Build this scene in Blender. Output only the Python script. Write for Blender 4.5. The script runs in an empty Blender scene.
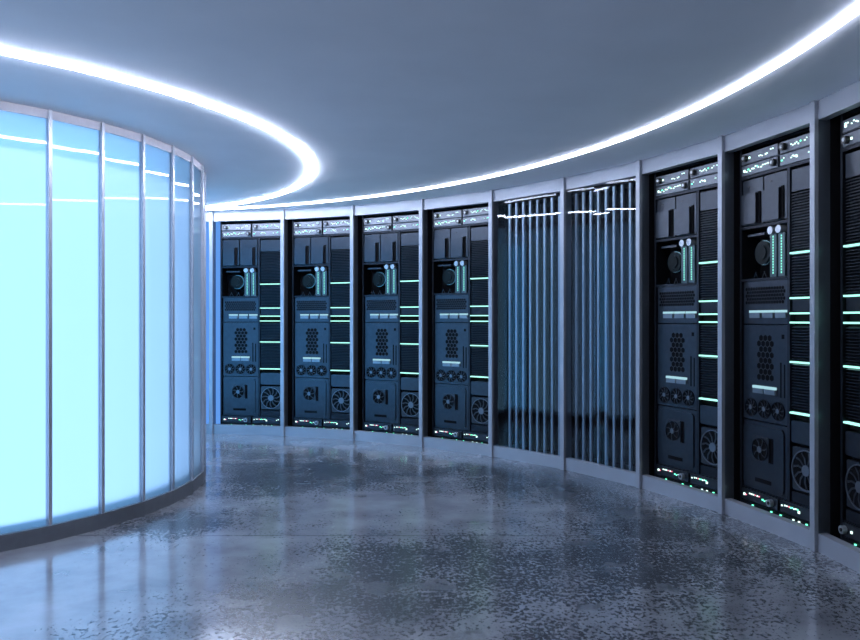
import bpy, math, random
from mathutils import Vector, Matrix

C = bpy.context.scene.collection
sc = bpy.context.scene
PI = math.pi

# ------------------------------------------------------------------ camera, world, exposure
FPX = 780.8
cam_d = bpy.data.cameras.new('camera')
cam_d.sensor_width = 36.0
cam_d.lens = FPX / 860 * 36.0
cam_d.shift_y = -0.00086
cam_d.clip_start = 0.02
cam = bpy.data.objects.new('camera', cam_d)
EYE = 1.391
cam.location = (0, 0, EYE)
cam.rotation_euler = (PI / 2, 0, 0)
C.objects.link(cam)
sc.camera = cam

world = bpy.data.worlds.new('world')
sc.world = world
world.use_nodes = True
bg = world.node_tree.nodes['Background']
bg.inputs[0].default_value = (0.01, 0.013, 0.02, 1)
bg.inputs[1].default_value = 0.5

sc.view_settings.view_transform = 'Standard'
sc.view_settings.look = 'None'
sc.view_settings.exposure = 0.0
sc.view_settings.gamma = 1.0
sc.view_settings.use_curve_mapping = False

RING_POWER = 92.0         # ceiling light ring round the cylinder
STRIP_POWER = 28.0        # ceiling light line along the racks
CORE_POWER = 2.0         # glowing core behind the frosted glass
STRIP_COL = (0.73, 0.80, 1.0)
CORE_COL = (0.300, 0.56, 1.0)

# ------------------------------------------------------------------ measures of the place
H = 2.7                                   # ceiling height
WC, WR = Vector((-3.415, 3.748)), 5.785   # the curved wall: centre, radius at the post fronts
TH0, DTH = 1.4367, -0.15967
CC, CR = Vector((-4.227, 6.287)), 2.318   # glass cylinder
CTH0, CDTH = -0.6490, 0.15909
BASE_H = 0.100


def wp(i, w=0.0):
    a = TH0 + i * DTH
    return WC + (WR + w) * Vector((math.cos(a), math.sin(a)))


def bay(i):
    a, b = wp(i), wp(i + 1)
    u = (b - a).normalized()
    n = Vector((-u.y, u.x))
    return a, u, n, math.atan2(u.y, u.x), (b - a).length


# ------------------------------------------------------------------ materials
def new_mat(name):
    m = bpy.data.materials.new(name)
    m.use_nodes = True
    nt = m.node_tree
    return m, nt, nt.nodes['Principled BSDF'], nt.nodes['Material Output']


def pbr(name, col, rough=0.5, metal=0.0, spec=0.5, noise=0.0, nscale=30.0, coat=0.0, coat_rough=0.1):
    m, nt, p, out = new_mat(name)
    p.inputs['Roughness'].default_value = rough
    p.inputs['Metallic'].default_value = metal
    p.inputs['Specular IOR Level'].default_value = spec
    p.inputs['Coat Weight'].default_value = coat
    p.inputs['Coat Roughness'].default_value = coat_rough
    if noise:
        n = nt.nodes.new('ShaderNodeTexNoise')
        n.inputs['Scale'].default_value = nscale
        n.inputs['Detail'].default_value = 4
        g = nt.nodes.new('ShaderNodeNewGeometry')
        nt.links.new(g.outputs['Position'], n.inputs['Vector'])
        r = nt.nodes.new('ShaderNodeValToRGB')
        r.color_ramp.elements[0].position = 0.3
        r.color_ramp.elements[1].position = 0.7
        r.color_ramp.elements[0].color = tuple(c * (1 - noise) for c in col) + (1,)
        r.color_ramp.elements[1].color = tuple(min(1, c * (1 + noise)) for c in col) + (1,)
        nt.links.new(n.outputs['Fac'], r.inputs['Fac'])
        nt.links.new(r.outputs['Color'], p.inputs['Base Color'])
    else:
        p.inputs['Base Color'].default_value = tuple(col) + (1,)
    return m


def emit(name, col, power):
    m, nt, p, out = new_mat(name)
    nt.nodes.remove(p)
    e = nt.nodes.new('ShaderNodeEmission')
    e.inputs[0].default_value = tuple(col) + (1,)
    e.inputs[1].default_value = power
    nt.links.new(e.outputs[0], out.inputs[0])
    return m


def schlick(nt, f0):
    lw = nt.nodes.new('ShaderNodeLayerWeight')
    lw.inputs['Blend'].default_value = 0.5
    pw = nt.nodes.new('ShaderNodeMath')
    pw.operation = 'POWER'
    nt.links.new(lw.outputs['Facing'], pw.inputs[0])
    pw.inputs[1].default_value = 5.0
    mr = nt.nodes.new('ShaderNodeMapRange')
    mr.inputs['To Min'].default_value = f0
    mr.inputs['To Max'].default_value = 1.0
    nt.links.new(pw.outputs[0], mr.inputs['Value'])
    return mr.outputs[0]


def frosted_glass(name, rough, ior, tint):
    m, nt, p, out = new_mat(name)
    nt.nodes.remove(p)
    rf = nt.nodes.new('ShaderNodeBsdfRefraction')
    rf.inputs['Roughness'].default_value = rough
    rf.inputs['IOR'].default_value = ior
    rf.inputs['Color'].default_value = tuple(tint) + (1,)
    gl = nt.nodes.new('ShaderNodeBsdfGlossy')
    gl.inputs['Roughness'].default_value = 0.0
    gl.inputs['Color'].default_value = (1, 1, 1, 1)
    mx = nt.nodes.new('ShaderNodeMixShader')
    nt.links.new(schlick(nt, 0.045), mx.inputs[0])
    nt.links.new(rf.outputs[0], mx.inputs[1])
    nt.links.new(gl.outputs[0], mx.inputs[2])
    nt.links.new(mx.outputs[0], out.inputs[0])
    return m


def clear_glass(name, f0, tint=(1, 1, 1)):
    m, nt, p, out = new_mat(name)
    nt.nodes.remove(p)
    tr = nt.nodes.new('ShaderNodeBsdfTransparent')
    tr.inputs['Color'].default_value = tuple(tint) + (1,)
    gl = nt.nodes.new('ShaderNodeBsdfGlossy')
    gl.inputs['Roughness'].default_value = 0.0
    gl.inputs['Color'].default_value = (1, 1, 1, 1)
    mx = nt.nodes.new('ShaderNodeMixShader')
    nt.links.new(schlick(nt, f0), mx.inputs[0])
    nt.links.new(tr.outputs[0], mx.inputs[1])
    nt.links.new(gl.outputs[0], mx.inputs[2])
    nt.links.new(mx.outputs[0], out.inputs[0])
    return m


def floor_material():
    m, nt, p, out = new_mat('worn_polished_concrete')
    N = nt.nodes.new
    L = nt.links.new
    g = N('ShaderNodeNewGeometry')

    def noise(scale, detail, rough=0.6, stretch=(1, 1, 1), loc=(0, 0, 0)):
        mp = N('ShaderNodeMapping')
        mp.inputs['Scale'].default_value = stretch
        mp.inputs['Location'].default_value = loc
        L(g.outputs['Position'], mp.inputs['Vector'])
        n = N('ShaderNodeTexNoise')
        n.inputs['Scale'].default_value = scale
        n.inputs['Detail'].default_value = detail
        n.inputs['Roughness'].default_value = rough
        L(mp.outputs[0], n.inputs['Vector'])
        return n.outputs['Fac']

    def math_(op, a, b):
        n = N('ShaderNodeMath')
        n.operation = op
        for k, v in ((0, a), (1, b)):
            if isinstance(v, (int, float)):
                n.inputs[k].default_value = v
            else:
                L(v, n.inputs[k])
        return n.outputs[0]

    def ramp(v, lo, hi):
        n = N('ShaderNodeMapRange')
        n.interpolation_type = 'SMOOTHSTEP'
        n.inputs['From Min'].default_value = lo
        n.inputs['From Max'].default_value = hi
        L(v, n.inputs['Value'])
        return n.outputs[0]

    fine = noise(44, 4, 0.7, (1.0, 0.75, 1))
    big = noise(1.15, 3, 0.5, (1.0, 0.75, 1), (3.7, 1.3, 0))
    mid = noise(4.5, 4, 0.6, (1.0, 0.6, 1), (7.0, 2.0, 0))
    # broad worn areas of the slab (centre, half sizes, weight), broken up by noise
    field = math_('ADD', math_('MULTIPLY', big, 0.6), math_('MULTIPLY', mid, 0.6))
    for cx, cy, sx_, sy_, wgt in ((0.0, 4.1, 1.6, 1.3, 0.24), (1.7, 5.0, 1.2, 1.7, 0.26), (0.9, 6.9, 1.9, 1.3, 0.25),
                                  (-1.2, 7.0, 1.1, 1.7, 0.27), (-1.75, 5.3, 0.7, 0.6, 0.24), (0.9, 3.0, 0.9, 0.8, 0.2),
                                  (-2.2, 4.1, 1.3, 1.2, -0.22), (-0.8, 5.9, 0.9, 0.7, -0.12)):
        mp = N('ShaderNodeMapping')
        mp.inputs['Location'].default_value = (-cx / sx_, -cy / sy_, 0)
        mp.inputs['Scale'].default_value = (1 / sx_, 1 / sy_, 1)
        L(g.outputs['Position'], mp.inputs['Vector'])
        ln = N('ShaderNodeVectorMath')
        ln.operation = 'LENGTH'
        L(mp.outputs[0], ln.inputs[0])
        field = math_('ADD', field, math_('MULTIPLY', ramp(ln.outputs['Value'], 1.0, 0.2), wgt))
    s = math_('ADD', math_('MULTIPLY', fine, 1.7), field)
    worn = ramp(s, 1.585, 1.64)                        # 1 where the skim coat has worn off
    cloud = noise(2.3, 5, 0.6)
    # one straight saw joint across the slab
    sx = N('ShaderNodeSeparateXYZ')
    L(g.outputs['Position'], sx.inputs[0])
    joint = math_('LESS_THAN', math_('ABSOLUTE', math_('SUBTRACT', sx.outputs['Y'], 5.02), 0), 0.006)
    r = N('ShaderNodeValToRGB')
    r.color_ramp.elements[0].position = 0.3
    r.color_ramp.elements[0].color = (0.14, 0.147, 0.166, 1)
    r.color_ramp.elements[1].position = 0.7
    r.color_ramp.elements[1].color = (0.30, 0.312, 0.345, 1)
    L(cloud, r.inputs[0])
    mx = N('ShaderNodeMix')
    mx.data_type = 'RGBA'
    L(worn, mx.inputs['Factor'])
    L(r.outputs[0], mx.inputs[6])
    mx.inputs[7].default_value = (0.040, 0.048, 0.060, 1)
    mj = N('ShaderNodeMix')
    mj.data_type = 'RGBA'
    L(joint, mj.inputs['Factor'])
    L(mx.outputs[2], mj.inputs[6])
    mj.inputs[7].default_value = (0.08, 0.085, 0.09, 1)
    L(mj.outputs[2], p.inputs['Base Color'])
    rr = math_('ADD', math_('MULTIPLY', cloud, 0.16), math_('ADD', math_('MULTIPLY', worn, 0.12), 0.06))
    L(rr, p.inputs['Roughness'])
    p.inputs['IOR'].default_value = 2.9
    L(math_('SUBTRACT', 0.5, math_('MULTIPLY', worn, 0.38)), p.inputs['Specular IOR Level'])
    bmp = N('ShaderNodeBump')
    bmp.inputs['Strength'].default_value = 0.02
    bmp.inputs['Distance'].default_value = 0.01
    L(math_('SUBTRACT', math_('MULTIPLY', fine, 0.3), worn), bmp.inputs['Height'])
    L(bmp.outputs[0], p.inputs['Normal'])
    return m


M_ceiling = pbr('matt_ceiling_paint', (0.88, 0.90, 0.93), 0.55, noise=0.03, nscale=2)
M_floor = floor_material()
M_frame = pbr('pale_satin_metal', (0.335, 0.355, 0.40), 0.38, metal=0.35, noise=0.04, nscale=6)
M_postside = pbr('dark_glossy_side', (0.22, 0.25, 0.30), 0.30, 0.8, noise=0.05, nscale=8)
M_lining = pbr('black_lining', (0.006, 0.006, 0.008), 0.8, spec=0.1, noise=0.1)
M_rear = pbr('pale_bounce_wall', (0.80, 0.82, 0.86), 0.6, noise=0.05, nscale=3)  # wall out of view, toned pale to bounce light into the hall
M_reardark = pbr('low_bounce_wall', (0.10, 0.11, 0.13), 0.6, noise=0.05, nscale=3)  # wall out of view, toned dark to cut bounced light on the right
M_strip = emit('white_light_line', STRIP_COL, STRIP_POWER)
M_ring = emit('white_light_ring', STRIP_COL, RING_POWER)
M_core = emit('cyan_light_core', CORE_COL, CORE_POWER)
M_core_mid = emit('azure_light_core', (0.30, 0.64, 1.0), CORE_POWER)
M_core_blue = emit('blue_light_core', (0.14, 0.50, 1.0), CORE_POWER * 1.8)
M_frost = frosted_glass('frosted_glass', 0.5, 1.4, (0.97, 0.99, 1.0))
M_mullion = pbr('brushed_mullion_metal', (0.50, 0.52, 0.58), 0.35, 0.6, noise=0.05, nscale=20)
M_header = pbr('frosted_header', (0.55, 0.53, 0.58), 0.5, noise=0.05)
M_plinth = pbr('dark_grey_plinth', (0.11, 0.12, 0.14), 0.5, noise=0.08, nscale=15)
M_rack = pbr('rack_slate_metal', (0.047, 0.053, 0.064), 0.33, 0.9, noise=0.08, nscale=25)
M_rackframe = pbr('rack_frame_metal', (0.024, 0.027, 0.034), 0.4, 0.88, noise=0.08, nscale=25)
M_black = pbr('rack_black', (0.004, 0.004, 0.005), 0.8, spec=0.08, noise=0.1)
M_unit = pbr('indicator_unit_grey', (0.145, 0.157, 0.178), 0.42, 0.85, noise=0.06, nscale=30)
M_knob = pbr('black_knob', (0.012, 0.013, 0.015), 0.35, noise=0.1)
M_silver = pbr('silver_cap', (0.36, 0.39, 0.42), 0.3, 0.6, noise=0.05)
M_lens = pbr('dark_lens', (0.006, 0.010, 0.011), 0.3, spec=0.08, noise=0.1)
M_lensrim = pbr('lens_rim', (0.10, 0.17, 0.17), 0.25, 0.8, noise=0.05)
M_tube = pbr('tube_teal_grey', (0.055, 0.085, 0.095), 0.35, 0.5, noise=0.05)
M_label = pbr('label_plate_grey', (0.17, 0.21, 0.24), 0.35, 0.5, noise=0.05)
M_blade = pbr('fan_blade_grey', (0.055, 0.06, 0.07), 0.35, 0.85, noise=0.06)
M_hub = pbr('fan_hub_grey', (0.13, 0.15, 0.18), 0.3, 0.6, noise=0.06)
M_led_white = emit('led_white', (0.70, 1.0, 0.93), 2.0)
M_led_green = emit('led_green', (0.15, 1.0, 0.55), 2.5)
M_led_red = emit('led_red', (1.0, 0.25, 0.35), 1.5)
M_bar_green = emit('bar_green', (0.42, 1.0, 0.86), 1.5)
M_tube_led = emit('tube_led', (0.30, 1.0, 0.80), 1.1)
M_label_lit = emit('label_lit', (0.50, 0.85, 0.95), 0.8)
M_blue = emit('blue_light_panel', (0.12, 0.33, 0.85), 1.0)
M_pane = clear_glass('bay_glass', 0.016, (0.93, 0.96, 1.0))
M_bar = pbr('vertical_bar_metal', (0.24, 0.275, 0.30), 0.35, 0.5, noise=0.05)


# ------------------------------------------------------------------ mesh helper
class MB:
    def __init__(self, M=None):
        self.v, self.f, self.mi, self.mats = [], [], [], []
        self.sm = []
        self.M = M

    def _m(self, mat):
        if mat not in self.mats:
            self.mats.append(mat)
        return self.mats.index(mat)

    def add(self, vs, fs, mat, smooth=False):
        o = len(self.v)
        if self.M is not None:
            vs = [self.M @ Vector(q) for q in vs]
        self.v += [tuple(q) for q in vs]
        k = self._m(mat)
        for q in fs:
            self.f.append([o + j for j in q])
            self.mi.append(k)
            self.sm.append(smooth)

    def box(self, x0, x1, y0, y1, z0, z1, mat):
        vs = [(x, y, z) for z in (z0, z1) for y in (y0, y1) for x in (x0, x1)]
        fs = [(0, 2, 3, 1), (4, 5, 7, 6), (0, 1, 5, 4), (2, 6, 7, 3), (0, 4, 6, 2), (1, 3, 7, 5)]
        self.add(vs, fs, mat)

    def prism(self, pts, z0, z1, mat):
        """pts: counter-clockwise (x, y), extruded in z"""
        n = len(pts)
        vs = [(p[0], p[1], z0) for p in pts] + [(p[0], p[1], z1) for p in pts]
        fs = [tuple(range(n - 1, -1, -1)), tuple(range(n, 2 * n))]
        fs += [(i, (i + 1) % n, n + (i + 1) % n, n + i) for i in range(n)]
        self.add(vs, fs, mat)

    def plate(self, pts, y0, y1, mat):
        """pts: (x, z) outline counter-clockwise seen from the front (-y); front at y0, back at y1"""
        n = len(pts)
        vs = [(p[0], y0, p[1]) for p in pts] + [(p[0], y1, p[1]) for p in pts]
        fs = [tuple(range(n)), tuple(range(2 * n - 1, n - 1, -1))]
        fs += [(i, n + i, n + (i + 1) % n, (i + 1) % n) for i in range(n)]
        self.add(vs, fs, mat)

    def disc(self, cx, cz, r, y0, y1, mat, n=24, rot=0.0):
        self.plate([(cx + r * math.cos(rot + 2 * PI * k / n), cz + r * math.sin(rot + 2 * PI * k / n)) for k in range(n)], y0, y1, mat)

    def ring(self, cx, cz, r0, r1, y0, y1, mat, n=28):
        vs, fs = [], []
        for k in range(n):
            c, s = math.cos(2 * PI * k / n), math.sin(2 * PI * k / n)
            vs += [(cx + r0 * c, y0, cz + r0 * s), (cx + r1 * c, y0, cz + r1 * s),
                   (cx + r1 * c, y1, cz + r1 * s), (cx + r0 * c, y1, cz + r0 * s)]
        for k in range(n):
            a, b = 4 * k, 4 * ((k + 1) % n)
            for j in range(4):
                j2 = (j + 1) % 4
                fs.append((a + j, a + j2, b + j2, b + j))
        self.add(vs, fs, mat)

    def arc(self, c, r0, r1, z0, z1, a0, a1, n, mat, mat_bottom=None):
        """ring sector around the vertical axis"""
        full = abs(abs(a1 - a0) - 2 * PI) < 1e-6
        m = n if full else n + 1
        vs = []
        for k in range(m):
            a = a0 + (a1 - a0) * k / n
            cs, sn = math.cos(a), math.sin(a)
            for r, z in ((r0, z0), (r1, z0), (r1, z1), (r0, z1)):
                vs.append((c.x + r * cs, c.y + r * sn, z))
        fs = []
        for k in range(n):
            a, b = 4 * k, 4 * ((k + 1) % m)
            for j in range(4):
                j2 = (j + 1) % 4
                fs.append((a + j, b + j, b + j2, a + j2))
        if not full:
            fs += [(0, 1, 2, 3), tuple(4 * n + j for j in (3, 2, 1, 0))]
        self.add(vs, fs, mat)

    def build(self, name, parent=None, bevel=0.0):
        me = bpy.data.meshes.new(name)
        me.from_pydata(self.v, [], self.f)
        for m in self.mats:
            me.materials.append(m)
        me.polygons.foreach_set('material_index', self.mi)
        me.polygons.foreach_set('use_smooth', self.sm)
        me.update()
        o = bpy.data.objects.new(name, me)
        C.objects.link(o)
        if parent is not None:
            o.parent = parent
        if bevel:
            b = o.modifiers.new('bevel', 'BEVEL')
            b.width = bevel
            b.segments = 2
            b.limit_method = 'ANGLE'
        return o


def rrect(x0, x1, z0, z1, r, n=4):
    pts = []
    for cx, cz, a in ((x1 - r, z0 + r, -PI / 2), (x1 - r, z1 - r, 0), (x0 + r, z1 - r, PI / 2), (x0 + r, z0 + r, PI)):
        for k in range(n + 1):
            t = a + PI / 2 * k / n
            pts.append((cx + r * math.cos(t), cz + r * math.sin(t)))
    return pts


def thing(name, label, cat, loc=(0, 0, 0), rz=0.0, group=None):
    o = bpy.data.objects.new(name, None)
    C.objects.link(o)
    o.empty_display_size = 0.1
    o.location = loc
    o.rotation_euler = (0, 0, rz)
    tag(o, label, cat, group)
    return o


def tag(o, label, cat, group=None):
    o['label'] = label
    o['category'] = cat
    if group:
        o['group'] = group
    return o


def struct(o):
    o['kind'] = 'structure'
    return o


def copy_tree(o, parent=None):
    kids = list(o.children)
    c = o.copy()
    C.objects.link(c)
    if parent is not None:
        c.parent = parent
    for k in kids:
        copy_tree(k, c)
    return c


# ------------------------------------------------------------------ the room
LAST = 9                                           # last post built as a post
NB = 39                                            # bays in the full circle


def poly(w, i0, i1):
    return [wp(i, w) for i in range(i0, i1 + 1)]


b = MB()
b.prism([(WC.x + 7.5 * math.cos(2 * PI * k / 72), WC.y + 7.5 * math.sin(2 * PI * k / 72)) for k in range(72)], -0.15, 0.0, M_floor)
struct(b.build('floor'))
b = MB()
b.prism([(WC.x + 7.5 * math.cos(2 * PI * k / 72), WC.y + 7.5 * math.sin(2 * PI * k / 72)) for k in range(72)], H, H + 0.15, M_ceiling)
struct(b.build('ceiling'))


def band(name, w0, w1, z0, z1, mat, i0, i1):
    """a faceted band following the bays: one straight length per bay, mitred at the posts"""
    m = MB()
    inner, outer = poly(w0, i0, i1), poly(w1, i0, i1)
    n = len(inner)
    vs = []
    for p, q in zip(inner, outer):
        vs += [(p.x, p.y, z0), (q.x, q.y, z0), (q.x, q.y, z1), (p.x, p.y, z1)]
    fs = []
    for k in range(n - 1):
        a, c = 4 * k, 4 * k + 4
        for j in range(4):
            j2 = (j + 1) % 4
            fs.append((a + j, a + j2, c + j2, c + j))
    fs += [(3, 2, 1, 0), tuple(4 * (n - 1) + j for j in (0, 1, 2, 3))]
    m.add(vs, fs, mat)
    return struct(m.build(name))


FASCIA_Z, SILL_Z = 2.583, 0.110
band('trim_1', 0.025, 0.085, FASCIA_Z, H, M_frame, -1, LAST)       # fascia over the bays
band('trim_2', 0.025, 0.085, 0.0, SILL_Z, M_frame, -1, LAST)       # sill under the bays
band('wall_back', 0.98, 1.10, 0.0, H, M_lining, -1, LAST)          # black back of the bays
# black cheeks between the bays
m = MB()
for i in range(1, LAST + 1):
    a, u, n, rz, ln = bay(i)
    p0, p1 = wp(i, 0.105), wp(i, 0.985)
    d = (p1 - p0).normalized()
    s = Vector((-d.y, d.x))
    q = [p0 + s * 0.0, p1 + s * 0.0, p1 + s * 0.044, p0 + s * 0.044]
    m.prism([(v.x, v.y) for v in q], 0.0, H, M_lining)
struct(m.build('wall_partition'))
band('wall_right', 1.35, 1.50, 0.0, H, M_reardark, LAST, 21)       # plain rest of the round wall
band('wall_rear', 1.35, 1.50, 0.0, H, M_rear, 21, NB - 1)
m = MB()
for i, sgn in ((LAST, 1), (NB - 1, -1)):
    p0, p1 = wp(i, 0.0), wp(i, 1.5)
    d = (p1 - p0).normalized()
    sd = Vector((d.y, -d.x)) * 0.05 * sgn
    q = [p0, p0 + sd, p1 + sd, p1] if sgn > 0 else [p0, p1, p1 + sd, p0 + sd]
    m.prism([(v.x, v.y) for v in q], 0.0, H, M_rear)
struct(m.build('wall_return'))

# ------------------------------------------------------------------ posts
ORD = ['first', 'second', 'third', 'fourth', 'fifth', 'sixth', 'seventh', 'eighth', 'ninth', 'tenth']
POST_LABELS = {
    0: 'pale metal divider post beside the blue lit panel, left of the leftmost server rack',
    1: 'pale metal divider post between the leftmost and the second server rack',
    2: 'pale metal divider post between the second and the third server rack from the left',
    3: 'pale metal divider post between the third and the fourth server rack from the left',
    4: 'pale metal divider post between the fourth server rack and the first glass bay of bars',
    5: 'pale metal divider post between the two glass bays of vertical bars',
    6: 'pale metal divider post between the right glass bay and the rack after it',
    7: 'pale metal divider post between the two large server racks right of the glass bays',
    8: 'pale metal divider post nearest the camera, before the rack cut off at the right edge',
}
for i in range(0, 9):
    a = wp(i)
    ang = TH0 + i * DTH
    o = thing('divider_post', POST_LABELS[i], 'post', (a.x, a.y, 0), ang, 'divider posts of the curved wall')
    # local x = outward along the radius, local y = to the left along the wall
    m = MB()
    m.box(0.0, 0.028, 0.0, 0.0446, 0.0, H, M_frame)
    m.build('front_profile', o, 0.0015)
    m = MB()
    m.box(0.028, 0.105, 0.001, 0.0436, 0.0, H, M_postside)  # side in a darker, glossier material than the front
    m.build('post_side', o)['label'] = 'dark glossy side of the post behind the pale front'

# ------------------------------------------------------------------ ceiling light lines
def strip(name, c, r, a0, a1, n, label, mat):
    m = MB()
    m.arc(Vector((0, 0)), r - 0.017, r + 0.017, -0.013, 0.0, a0, a1, n, mat)
    t = m.build(name)
    t.location = (c.x, c.y, H)
    return tag(t, label, 'ceiling light')


R = math.radians
strip('ceiling_light_ring', Vector((-4.265, 6.264)), 3.281, R(-222), R(84), 150,
      'white light line on the ceiling circling the glowing glass cylinder', M_ring)
strip('ceiling_light_line', Vector((-4.259, 3.435)), 6.061, R(-236), R(80), 260,
      'long white light line on the ceiling sweeping above the server racks', M_strip)

# ------------------------------------------------------------------ glass cylinder
cyl = thing('glass_cylinder', 'round room-high cylinder of frosted glass panels glowing cyan', 'glass cylinder', (CC.x, CC.y, 0))
NP = 39
Z0 = Vector((0, 0))
ca = [CTH0 + (k - 28) * CDTH for k in range(NP + 1)]     # the last corner falls just short of the first
m = MB()
m.prism([((CR + 0.012) * math.cos(a), (CR + 0.012) * math.sin(a)) for a in ca], 0.0, BASE_H, M_plinth)
m.build('plinth', cyl)
# lamps inside: a cyan sector towards the hall, an azure one, and a blue sector towards the racks
for a0, a1, mt in ((R(-230), R(22), M_core), (R(22), R(36), M_core_mid), (R(36), R(130), M_core_blue)):
    m = MB()
    m.arc(Z0, CR - 0.13, CR - 0.09, BASE_H + 0.03, H - 0.26, a0, a1, 40, mt)
    m.build('light_core', cyl)
m = MB()
for k in range(NP):
    p, q = ca[k], ca[k + 1]
    r0, r1 = CR - 0.035, CR - 0.002
    m.prism([(r0 * math.cos(p), r0 * math.sin(p)), (r1 * math.cos(p), r1 * math.sin(p)),
             (r1 * math.cos(q), r1 * math.sin(q)), (r0 * math.cos(q), r0 * math.sin(q))], H - 0.055, H, M_header)
m.build('header', cyl)
for k in range(NP):
    p, q = ca[k], ca[k + 1]
    A = Vector((math.cos(p), math.sin(p))) * (CR - 0.006)
    B = Vector((math.cos(q), math.sin(q))) * (CR - 0.006)
    d = (B - A).normalized()
    nrm = Vector((d.y, -d.x))
    m = MB()
    e = 0.006
    v = [A + d * e, B - d * e, B - d * e - nrm * 0.012, A + d * e - nrm * 0.012]
    m.prism([(w.x, w.y) for w in v], BASE_H, H - 0.056, M_frost)
    m.build('glass_panel', cyl)
for k in range(NP):
    p = ca[k]
    m = MB(Matrix.Rotation(p, 4, 'Z'))
    m.box(CR - 0.030, CR + 0.012, -0.011, 0.011, BASE_H, H, M_mullion)
    m.build('mullion', cyl)

# ------------------------------------------------------------------ blue lit panel left of the racks
pa, ua, na, rza, lna = bay(-1)
p0 = pa + ua * 0.10 + na * 0.16
a0_, u0_, n0_, rz0, ln0 = bay(0)
p1 = a0_ + u0_ * 0.036 + n0_ * 0.14
d = (p1 - p0).normalized()
nr = Vector((-d.y, d.x))
m = MB()
m.prism([(w.x, w.y) for w in (p0, p1, p1 + nr * 0.03, p0 + nr * 0.03)], 0.10, 2.60, M_blue)
tag(m.build('light_panel'), 'bright blue glowing panel seen beside the first divider post at the wall', 'light panel')

# ------------------------------------------------------------------ server racks
CX = 0.4575
rnd = random.Random(4)


def light(parent, x, z, w, h, mat):
    mb = MB()
    mb.box(x - CX - w, x - CX + w, -0.019, -0.0115, z - h, z + h, mat)
    mb.build('indicator_or_glint', parent)


def squiggle(mb, x0, x1, z, mats, step=0.017, s=0.0040, amp=0.014):
    """small indicator lights in a wavering row"""
    x, k = x0, 0
    zz = 0.0
    while x < x1:
        zz = max(-amp, min(amp, zz + rnd.uniform(-amp, amp)))
        if rnd.random() < 0.75:
            w = s * rnd.uniform(0.8, 1.6)
            h = s * rnd.uniform(0.8, 1.2)
            light(mb, x, z + zz, w, h, rnd.choice(mats))
        x += step * rnd.uniform(0.8, 1.3)


def dot(mb, x, z, s, mat):
    light(mb, x, z, s, s, mat)


def fan(parent, cx, cz, r, y, nb=9, frame=None, ring_mat=None):
    """a fan as a sub-assembly: black well, ring, blades, hub in one part mesh with its own materials"""
    m = MB()
    cx -= CX
    if frame:
        f = frame
        m.plate(rrect(f[0] - CX, f[1] - CX, f[2], f[3], 0.012), y - 0.012, y + 0.01, M_blade)
        y -= 0.013
    m.disc(cx, cz, r, y - 0.001, y + 0.004, M_black, 28)
    m.ring(cx, cz, r * 0.955, r * 1.01, y - 0.008, y, ring_mat or M_rackframe)
    o = m.build('fan', parent)
    h = MB()
    h.disc(cx, cz, r * 0.27, y - 0.009, y - 0.001, M_hub, 20)
    h.build('hub', o)
    g = MB()
    for k in range(nb):
        a = 2 * PI * k / nb
        pts = []
        for rr, da in ((0.26, -0.16), (0.60, -0.06), (0.90, 0.14), (0.90, 0.27), (0.60, 0.10), (0.26, 0.12)):
            pts.append((cx + r * rr * math.cos(a + da), cz + r * rr * math.sin(a + da)))
        g.plate(pts, y - 0.0055, y - 0.002, M_blade)
    g.build('fan_blades', o)
    return o


def hexes(mb, x0, x1, z0, z1, r, y, pitch=2.15):
    """staggered dark hexagonal holes"""
    dz = r * pitch * 0.866
    rows = int((z1 - z0 - 2 * r) / dz)
    off = 0
    for j in range(rows + 1):
        z = z0 + r + j * dz
        x = x0 + r + (r * pitch * 0.5 if j % 2 else 0)
        while x <= x1 - r + 1e-6:
            mb.disc(x - CX, z, r, y - 0.0012, y + 0.001, M_black, 6, PI / 6)
            x += r * pitch
    return mb


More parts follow.
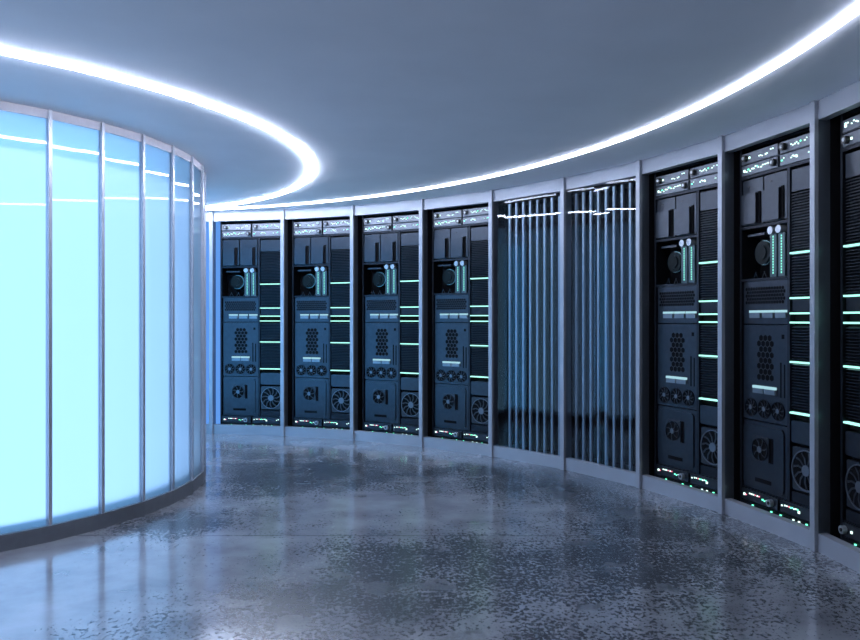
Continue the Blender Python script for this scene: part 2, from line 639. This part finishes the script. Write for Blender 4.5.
def make_rack(flip=False):
    t = thing('server_rack', '', 'server rack')

    # x offset helper for the mirrored rack: the louvre column stands left of the modules
    LW = 0.287 if flip else 0.0          # shift of the module column
    RC = -0.487 if flip else 0.0         # shift of the louvre column

    m = MB()                              # cabinet shell
    xl, xr = 0.052 - CX, 0.863 - CX
    m.box(xl, xl + 0.012, 0.012, 0.75, 0.0, 2.60, M_rackframe)
    m.box(xr - 0.012, xr, 0.012, 0.75, 0.0, 2.60, M_rackframe)
    m.box(xl, xr, 0.738, 0.75, 0.0, 2.60, M_rackframe)
    m.box(xl, xr, 0.012, 0.75, 2.58, 2.60, M_rackframe)
    m.box(xl, xr, 0.012, 0.75, 0.0, 0.04, M_rackframe)
    m.box(xl + 0.012, xr - 0.012, 0.16, 0.20, 0.04, 2.58, M_black)     # dark core behind the modules
    m.build('cabinet', t)
    m = MB()                              # front frame
    for x0, x1 in ((0.052, 0.074), (0.842, 0.863)):
        m.box(x0 - CX, x1 - CX, -0.012, 0.012, 0.0, 2.60, M_rackframe)
    md0, md1 = (0.340, 0.364) if flip else (0.549, 0.573)
    m.box(md0 - CX, md1 - CX, -0.014, 0.15, 0.215, 2.372, M_rackframe)
    m.box(0.074 - CX, 0.842 - CX, -0.013, 0.012, 2.372, 2.392, M_rackframe)
    m.box(0.074 - CX, 0.842 - CX, -0.010, 0.012, 2.469, 2.4765, M_rackframe)
    m.box(0.074 - CX, 0.842 - CX, -0.006, 0.15, 0.204, 0.214, M_rackframe)
    m.box(0.074 + LW - CX, 0.548 + LW - CX, -0.013, 0.15, 2.020, 2.038, M_rackframe)
    m.box(0.074 + LW - CX, 0.548 + LW - CX, -0.013, 0.15, 1.655, 1.672, M_rackframe)
    m.build('front_frame', t)

    # indicator units, two rows at the top, one at the foot with its reflection drawn below
    white = [M_led_white] * 6 + [M_led_green]
    mixed = [M_led_white] * 5 + [M_led_green] * 3 + [M_led_red]

    def unit(x0, x1, z0, z1, knob, runs, dots, cols, kmat=M_knob, face=M_unit):
        u = MB()
        u.box(x0 - CX, x1 - CX, -0.014, 0.15, z0, z1, face)
        o = u.build('indicator_row', t, 0.0015)
        zc = (z0 + z1) / 2
        for a, c in runs:
            squiggle(o, a, c, zc, cols)
        for x, s in dots:
            dot(o, x, zc, s, M_led_white)
        if knob:
            k = MB()
            k.disc(knob - CX, zc, 0.024, -0.040, -0.013, kmat, 18)
            k.disc(knob + 0.002 - CX, zc, 0.011, -0.044, -0.040, M_silver if kmat is M_knob else M_knob, 12)
            k.build('knob', o)

    rows_top = [(2.4785, 2.553), (2.396, 2.467)]
    if flip:
        rows_top = rows_top[::-1]
    (za, zb), (zc_, zd) = rows_top
    unit(0.077, 0.456, za, zb, 0.125, [(0.27, 0.44)], [(0.165, 0.007)], white)
    unit(0.478, 0.840, za, zb, 0.520, [(0.57, 0.83)], [], white)
    unit(0.077, 0.456, zc_, zd, 0.424, [(0.095, 0.37)], [(0.11, 0.008)], white)
    unit(0.478, 0.840, zc_, zd, None, [(0.50, 0.65), (0.75, 0.82)], [(0.64, 0.007)], white)
    if flip:  # foot units: same face, shade put in by using the darker rack metal
        unit(0.077, 0.456, 0.128, 0.202, 0.10, [(0.27, 0.44)], [(0.165, 0.007)], mixed, M_silver, M_rack)
    else:
        unit(0.077, 0.456, 0.128, 0.202, 0.395, [(0.095, 0.36)], [(0.11, 0.008)], mixed, M_silver, M_rack)
    unit(0.478, 0.840, 0.128, 0.202, None, [(0.50, 0.65), (0.75, 0.82)], [(0.66, 0.008)], mixed, M_knob, M_rack)
    u = MB()
    u.box(0.077 - CX, 0.840 - CX, -0.012, 0.15, 0.05, 0.120, M_rackframe)
    o = u.build('indicator_row', t)
    for x in (0.20, 0.394, 0.487, 0.608, 0.66, 0.728):  # glowing dots stand in for reflections of the unit lights above
        s = 0.0055
        light(o, x, 0.1045, s * 1.2, s * 0.7, rnd.choice([M_led_white, M_led_green]))

    X = lambda x: x + LW - CX
    # two tall module doors
    for x0, x1, s0, s1 in ((0.080, 0.298, 0.247, 0.276), (0.311, 0.536, 0.483, 0.510)):
        d_ = MB()
        d_.plate(rrect(X(x0), X(x1), 2.046, 2.362, 0.012), -0.006, 0.14, M_rack)
        o = d_.build('module_door', t)
        d_ = MB()
        d_.plate(rrect(X(x0 + 0.012), X(s0 - 0.002), 2.052, 2.262, 0.010), -0.028, -0.005, M_rack)
        d_.build('raised_plate', o)
        d_ = MB()
        d_.box(X(s0), X(s1), -0.012, -0.005, 2.048, 2.268, M_black)
        d_.build('handle_slot', o)
        d_ = MB()
        d_.box(X(x0 + 0.055), X(x0 + 0.078), -0.009, -0.005, 2.312, 2.322, M_knob)
        d_.build('latch', o)

    # open compartment with a round lens and two light tubes
    d_ = MB()
    d_.box(X(0.076), X(0.545), 0.135, 0.15, 1.674, 2.019, M_black)
    o = d_.build('pump_compartment', t)
    d_ = MB()
    d_.disc(X(0.262) + CX - CX, 1.848, 0.086, 0.03, 0.13, M_lensrim, 32)
    d_.disc(X(0.255), 1.848, 0.080, 0.020, 0.032, M_lens, 32)
    d_.disc(X(0.250), 1.848, 0.050, 0.012, 0.022, M_lens, 32)
    d_.build('lens', o)
    d_ = MB()
    d_.box(X(0.125), X(0.305), 0.0, 0.13, 1.966, 1.982, M_rack)
    d_.build('ledge', o)
    for q in range(5):
        d_ = MB()
        x0 = 0.16 + 0.045 * q
        d_.plate([(X(x0), 1.674), (X(x0 + 0.004), 1.674), (X(x0 + 0.026 * (1 - q % 2 * 2) + 0.004), 1.72), (X(x0 + 0.026 * (1 - q % 2 * 2)), 1.72)], 0.02, 0.024, M_rack)
        d_.build('wire', o)
    for x0, x1 in ((0.374, 0.440), (0.456, 0.522)):
        d_ = MB()
        d_.box(X(x0), X(x1), -0.010, 0.13, 1.674, 1.962, M_tube)
        o = d_.build('light_tube', t)
        d_ = MB()
        xm = (x0 + x1) / 2
        for q in range(14):
            z = 1.694 + q * 0.0185
            d_.box(X(xm - 0.0045), X(xm + 0.0045), -0.013, -0.009, z, z + 0.013, M_tube_led)
        d_.build('light_dots', o)
        d_ = MB()
        d_.disc(X(xm - 0.010), 1.985, 0.027, -0.030, 0.03, M_silver, 20)
        d_.build('cap', o)

    # perforated panel with three lit labels
    d_ = MB()
    d_.box(X(0.090), X(0.546), -0.006, 0.14, 1.360, 1.652, M_rack)
    o = d_.build('vent_panel', t)
    d_ = MB()
    hexes(d_, 0.108 + LW, 0.530 + LW, 1.494, 1.623, 0.0125, -0.006)
    d_.build('vent_holes', o)
    for x0, x1 in ((0.172, 0.282), (0.306, 0.414), (0.438, 0.540)):
        d_ = MB()
        d_.box(X(x0), X(x1), -0.022, -0.005, 1.400, 1.436, M_label)
        d_.box(X(x0), X(x1), -0.024, -0.005, 1.436, 1.452, M_label_lit)
        d_.build('label_plate', o)

    # control panel: hexagon grille, sockets, two labels, three fans
    d_ = MB()
    d_.box(X(0.090), X(0.546), -0.008, 0.14, 0.698, 1.352, M_rack)
    o = d_.build('control_panel', t)
    d_ = MB()
    hexes(d_, 0.236 + LW, 0.412 + LW, 0.975, 1.305, 0.0215, -0.008, 2.05)
    d_.build('vent_holes', o)
    for x0, x1, z0, z1 in ((0.488, 0.514, 1.262, 1.290), (0.474, 0.487, 0.875, 1.105), (0.510, 0.522, 0.875, 1.095)):
        d_ = MB()
        d_.box(X(x0), X(x1), -0.0095, -0.006, z0, z1, M_black)
        d_.build('socket' if z1 > 1.2 else 'slot_or_shadow', o)
    for x0, x1 in ((0.210, 0.318), (0.330, 0.438)):
        d_ = MB()
        d_.box(X(x0), X(x1), -0.024, -0.007, 0.886, 0.920, M_label)
        d_.box(X(x0), X(x1), -0.026, -0.007, 0.920, 0.938, M_label_lit)
        d_.build('label_plate', o)
    for x in (0.176, 0.316, 0.456):
        fan(t, x + LW, 0.783, 0.063, -0.0085, 9)

    # lower cover with a framed fan and a slot
    d_ = MB()
    d_.box(X(0.090), X(0.546), -0.004, 0.14, 0.218, 0.690, M_rack)
    o = d_.build('lower_panel', t)
    d_ = MB()
    d_.plate(rrect(X(0.096), X(0.512), 0.240, 0.664, 0.03), -0.014, -0.003, M_rack)
    d_.build('cover', o)
    for x0, x1, z0, z1 in ((0.225, 0.392, 0.278, 0.304), (0.384, 0.412, 0.424, 0.592)):  # second box: the fan frame's shadow laid on as a black strip
        d_ = MB()
        d_.box(X(x0), X(x1), -0.0155, -0.012, z0, z1, M_black)
        d_.build('slot_or_shadow', o)
    fan(t, 0.296 + LW, 0.507, 0.080, -0.016, 7, (0.212 + LW, 0.384 + LW, 0.424, 0.592), M_rack)

    # louvre column
    Y = lambda x: x + RC - CX
    ls, le = 0.580, 0.838
    d_ = MB()
    d_.box(Y(ls), Y(le), -0.006, 0.14, 2.212, 2.352, M_rack)
    d_.build('blank_cover', t)
    d_ = MB()
    d_.box(Y(ls), Y(le), 0.02, 0.14, 0.752, 2.206, M_black)

    def slats(z0, z1):
        z = z0
        while z < z1 - 0.008:
            d_.add([(Y(ls), -0.006, z), (Y(le), -0.006, z), (Y(le), 0.016, z + 0.009), (Y(ls), 0.016, z + 0.009),
                    (Y(ls), -0.006, z + 0.004), (Y(le), -0.006, z + 0.004), (Y(le), 0.016, z + 0.013), (Y(ls), 0.016, z + 0.013)],
                   [(0, 3, 2, 1), (4, 5, 6, 7), (0, 1, 5, 4), (2, 3, 7, 6), (1, 2, 6, 5), (0, 4, 7, 3)], M_rack)
            z += 0.0185
    slats(1.545, 2.205)
    slats(0.800, 1.360)
    d_.box(Y(ls), Y(le), -0.002, 0.03, 1.440, 1.520, M_rackframe)
    d_.build('louvre_panel', t)
    for z in (1.817, 1.527, 1.429, 1.370, 1.116, 0.790):
        d_ = MB()
        d_.box(Y(ls - 0.004), Y(le), -0.018, 0.01, z - 0.0055, z + 0.0055, M_bar_green)
        d_.build('light_bar', t)
    d_ = MB()
    d_.plate(rrect(Y(ls), Y(le), 0.600, 0.742, 0.015), -0.008, 0.14, M_rack)
    d_.build('blank_cover', t)
    d_ = MB()
    d_.box(Y(ls), Y(le), 0.03, 0.14, 0.218, 0.596, M_black)
    d_.box(Y(ls), Y(le), -0.004, 0.03, 0.218, 0.285, M_rackframe)
    d_.build('fan_compartment', t)
    fan(t, 0.713 + RC, 0.438, 0.128, 0.010, 11, (0.584 + RC, 0.838 + RC, 0.300, 0.576), M_hub)
    return t


RACKS = {
    0: 'black server rack at the far left end, beside the blue glowing panel',
    1: 'black server rack second from the left along the curved wall',
    2: 'black server rack third from the left along the curved wall',
    3: 'black server rack directly left of the two glass bays with vertical bars',
    6: 'dark server rack directly right of the two glass bays with vertical bars',
    7: 'dark server rack between the last two posts on the right, largest one shown whole',
    8: 'dark server rack cut off by the right edge of the photo',
}
proto = make_rack()
first = True
for i, lab in RACKS.items():
    a, u, n, rz, ln = bay(i)
    if i == 8:
        r_ = make_rack(True)
    else:
        r_ = proto if first else copy_tree(proto)
    first = False
    q = a + u * (CX + (0.022 if i == 8 else -0.008)) + n * 0.128
    r_.location = (q.x, q.y, 0)
    r_.rotation_euler = (0, 0, rz)
    r_['label'] = lab
    r_['group'] = 'server racks along the curved wall'

# ------------------------------------------------------------------ glass bays with vertical bars
def make_glass_bay(label, panes, i, bar0, step):
    a, u, n, rz, ln = bay(i)
    t = thing('glass_cabinet', label, 'glass cabinet', (a.x, a.y, 0), rz, 'glass bays with vertical bars')
    m = MB()
    m.box(0.01, 0.86, 0.30, 0.34, 0.06, 2.62, M_black)
    m.build('back_panel', t)
    m = MB()
    m.box(0.01, 0.86, 0.088, 0.30, 0.02, 0.10, M_black)
    m.box(0.01, 0.86, 0.088, 0.30, 2.55, 2.62, M_black)
    m.build('rail', t)
    for k in range(8):
        x = bar0 + step * k
        m = MB()
        m.box(x - 0.0135, x + 0.0135, 0.100, 0.120, 0.10, 2.55, M_bar)
        m.build('bar', t, 0.003)
    for x0, x1, yaw in panes:
        c = (x0 + x1) / 2
        h = (x1 - x0) / 2
        m = MB(Matrix.Translation((c, 0.058, 0)) @ Matrix.Rotation(yaw, 4, 'Z'))
        m.box(-h, h, 0.0, 0.006, 0.112, 2.582, M_pane)
        m.build('glass_pane', t)
    return t


make_glass_bay('blue reflecting glass bay with vertical bars, left one of the two glass bays',
               [(0.012, 0.121, 0.137), (0.124, 0.778, 0.0), (0.781, 0.868, 0.137)], 4, 0.149, 0.0913)
make_glass_bay('blue reflecting glass bay with vertical bars, right one of the two glass bays',
               [(0.012, 0.329, 0.165), (0.332, 0.514, 0.0), (0.517, 0.868, 0.165)], 5, 0.055, 0.0953)
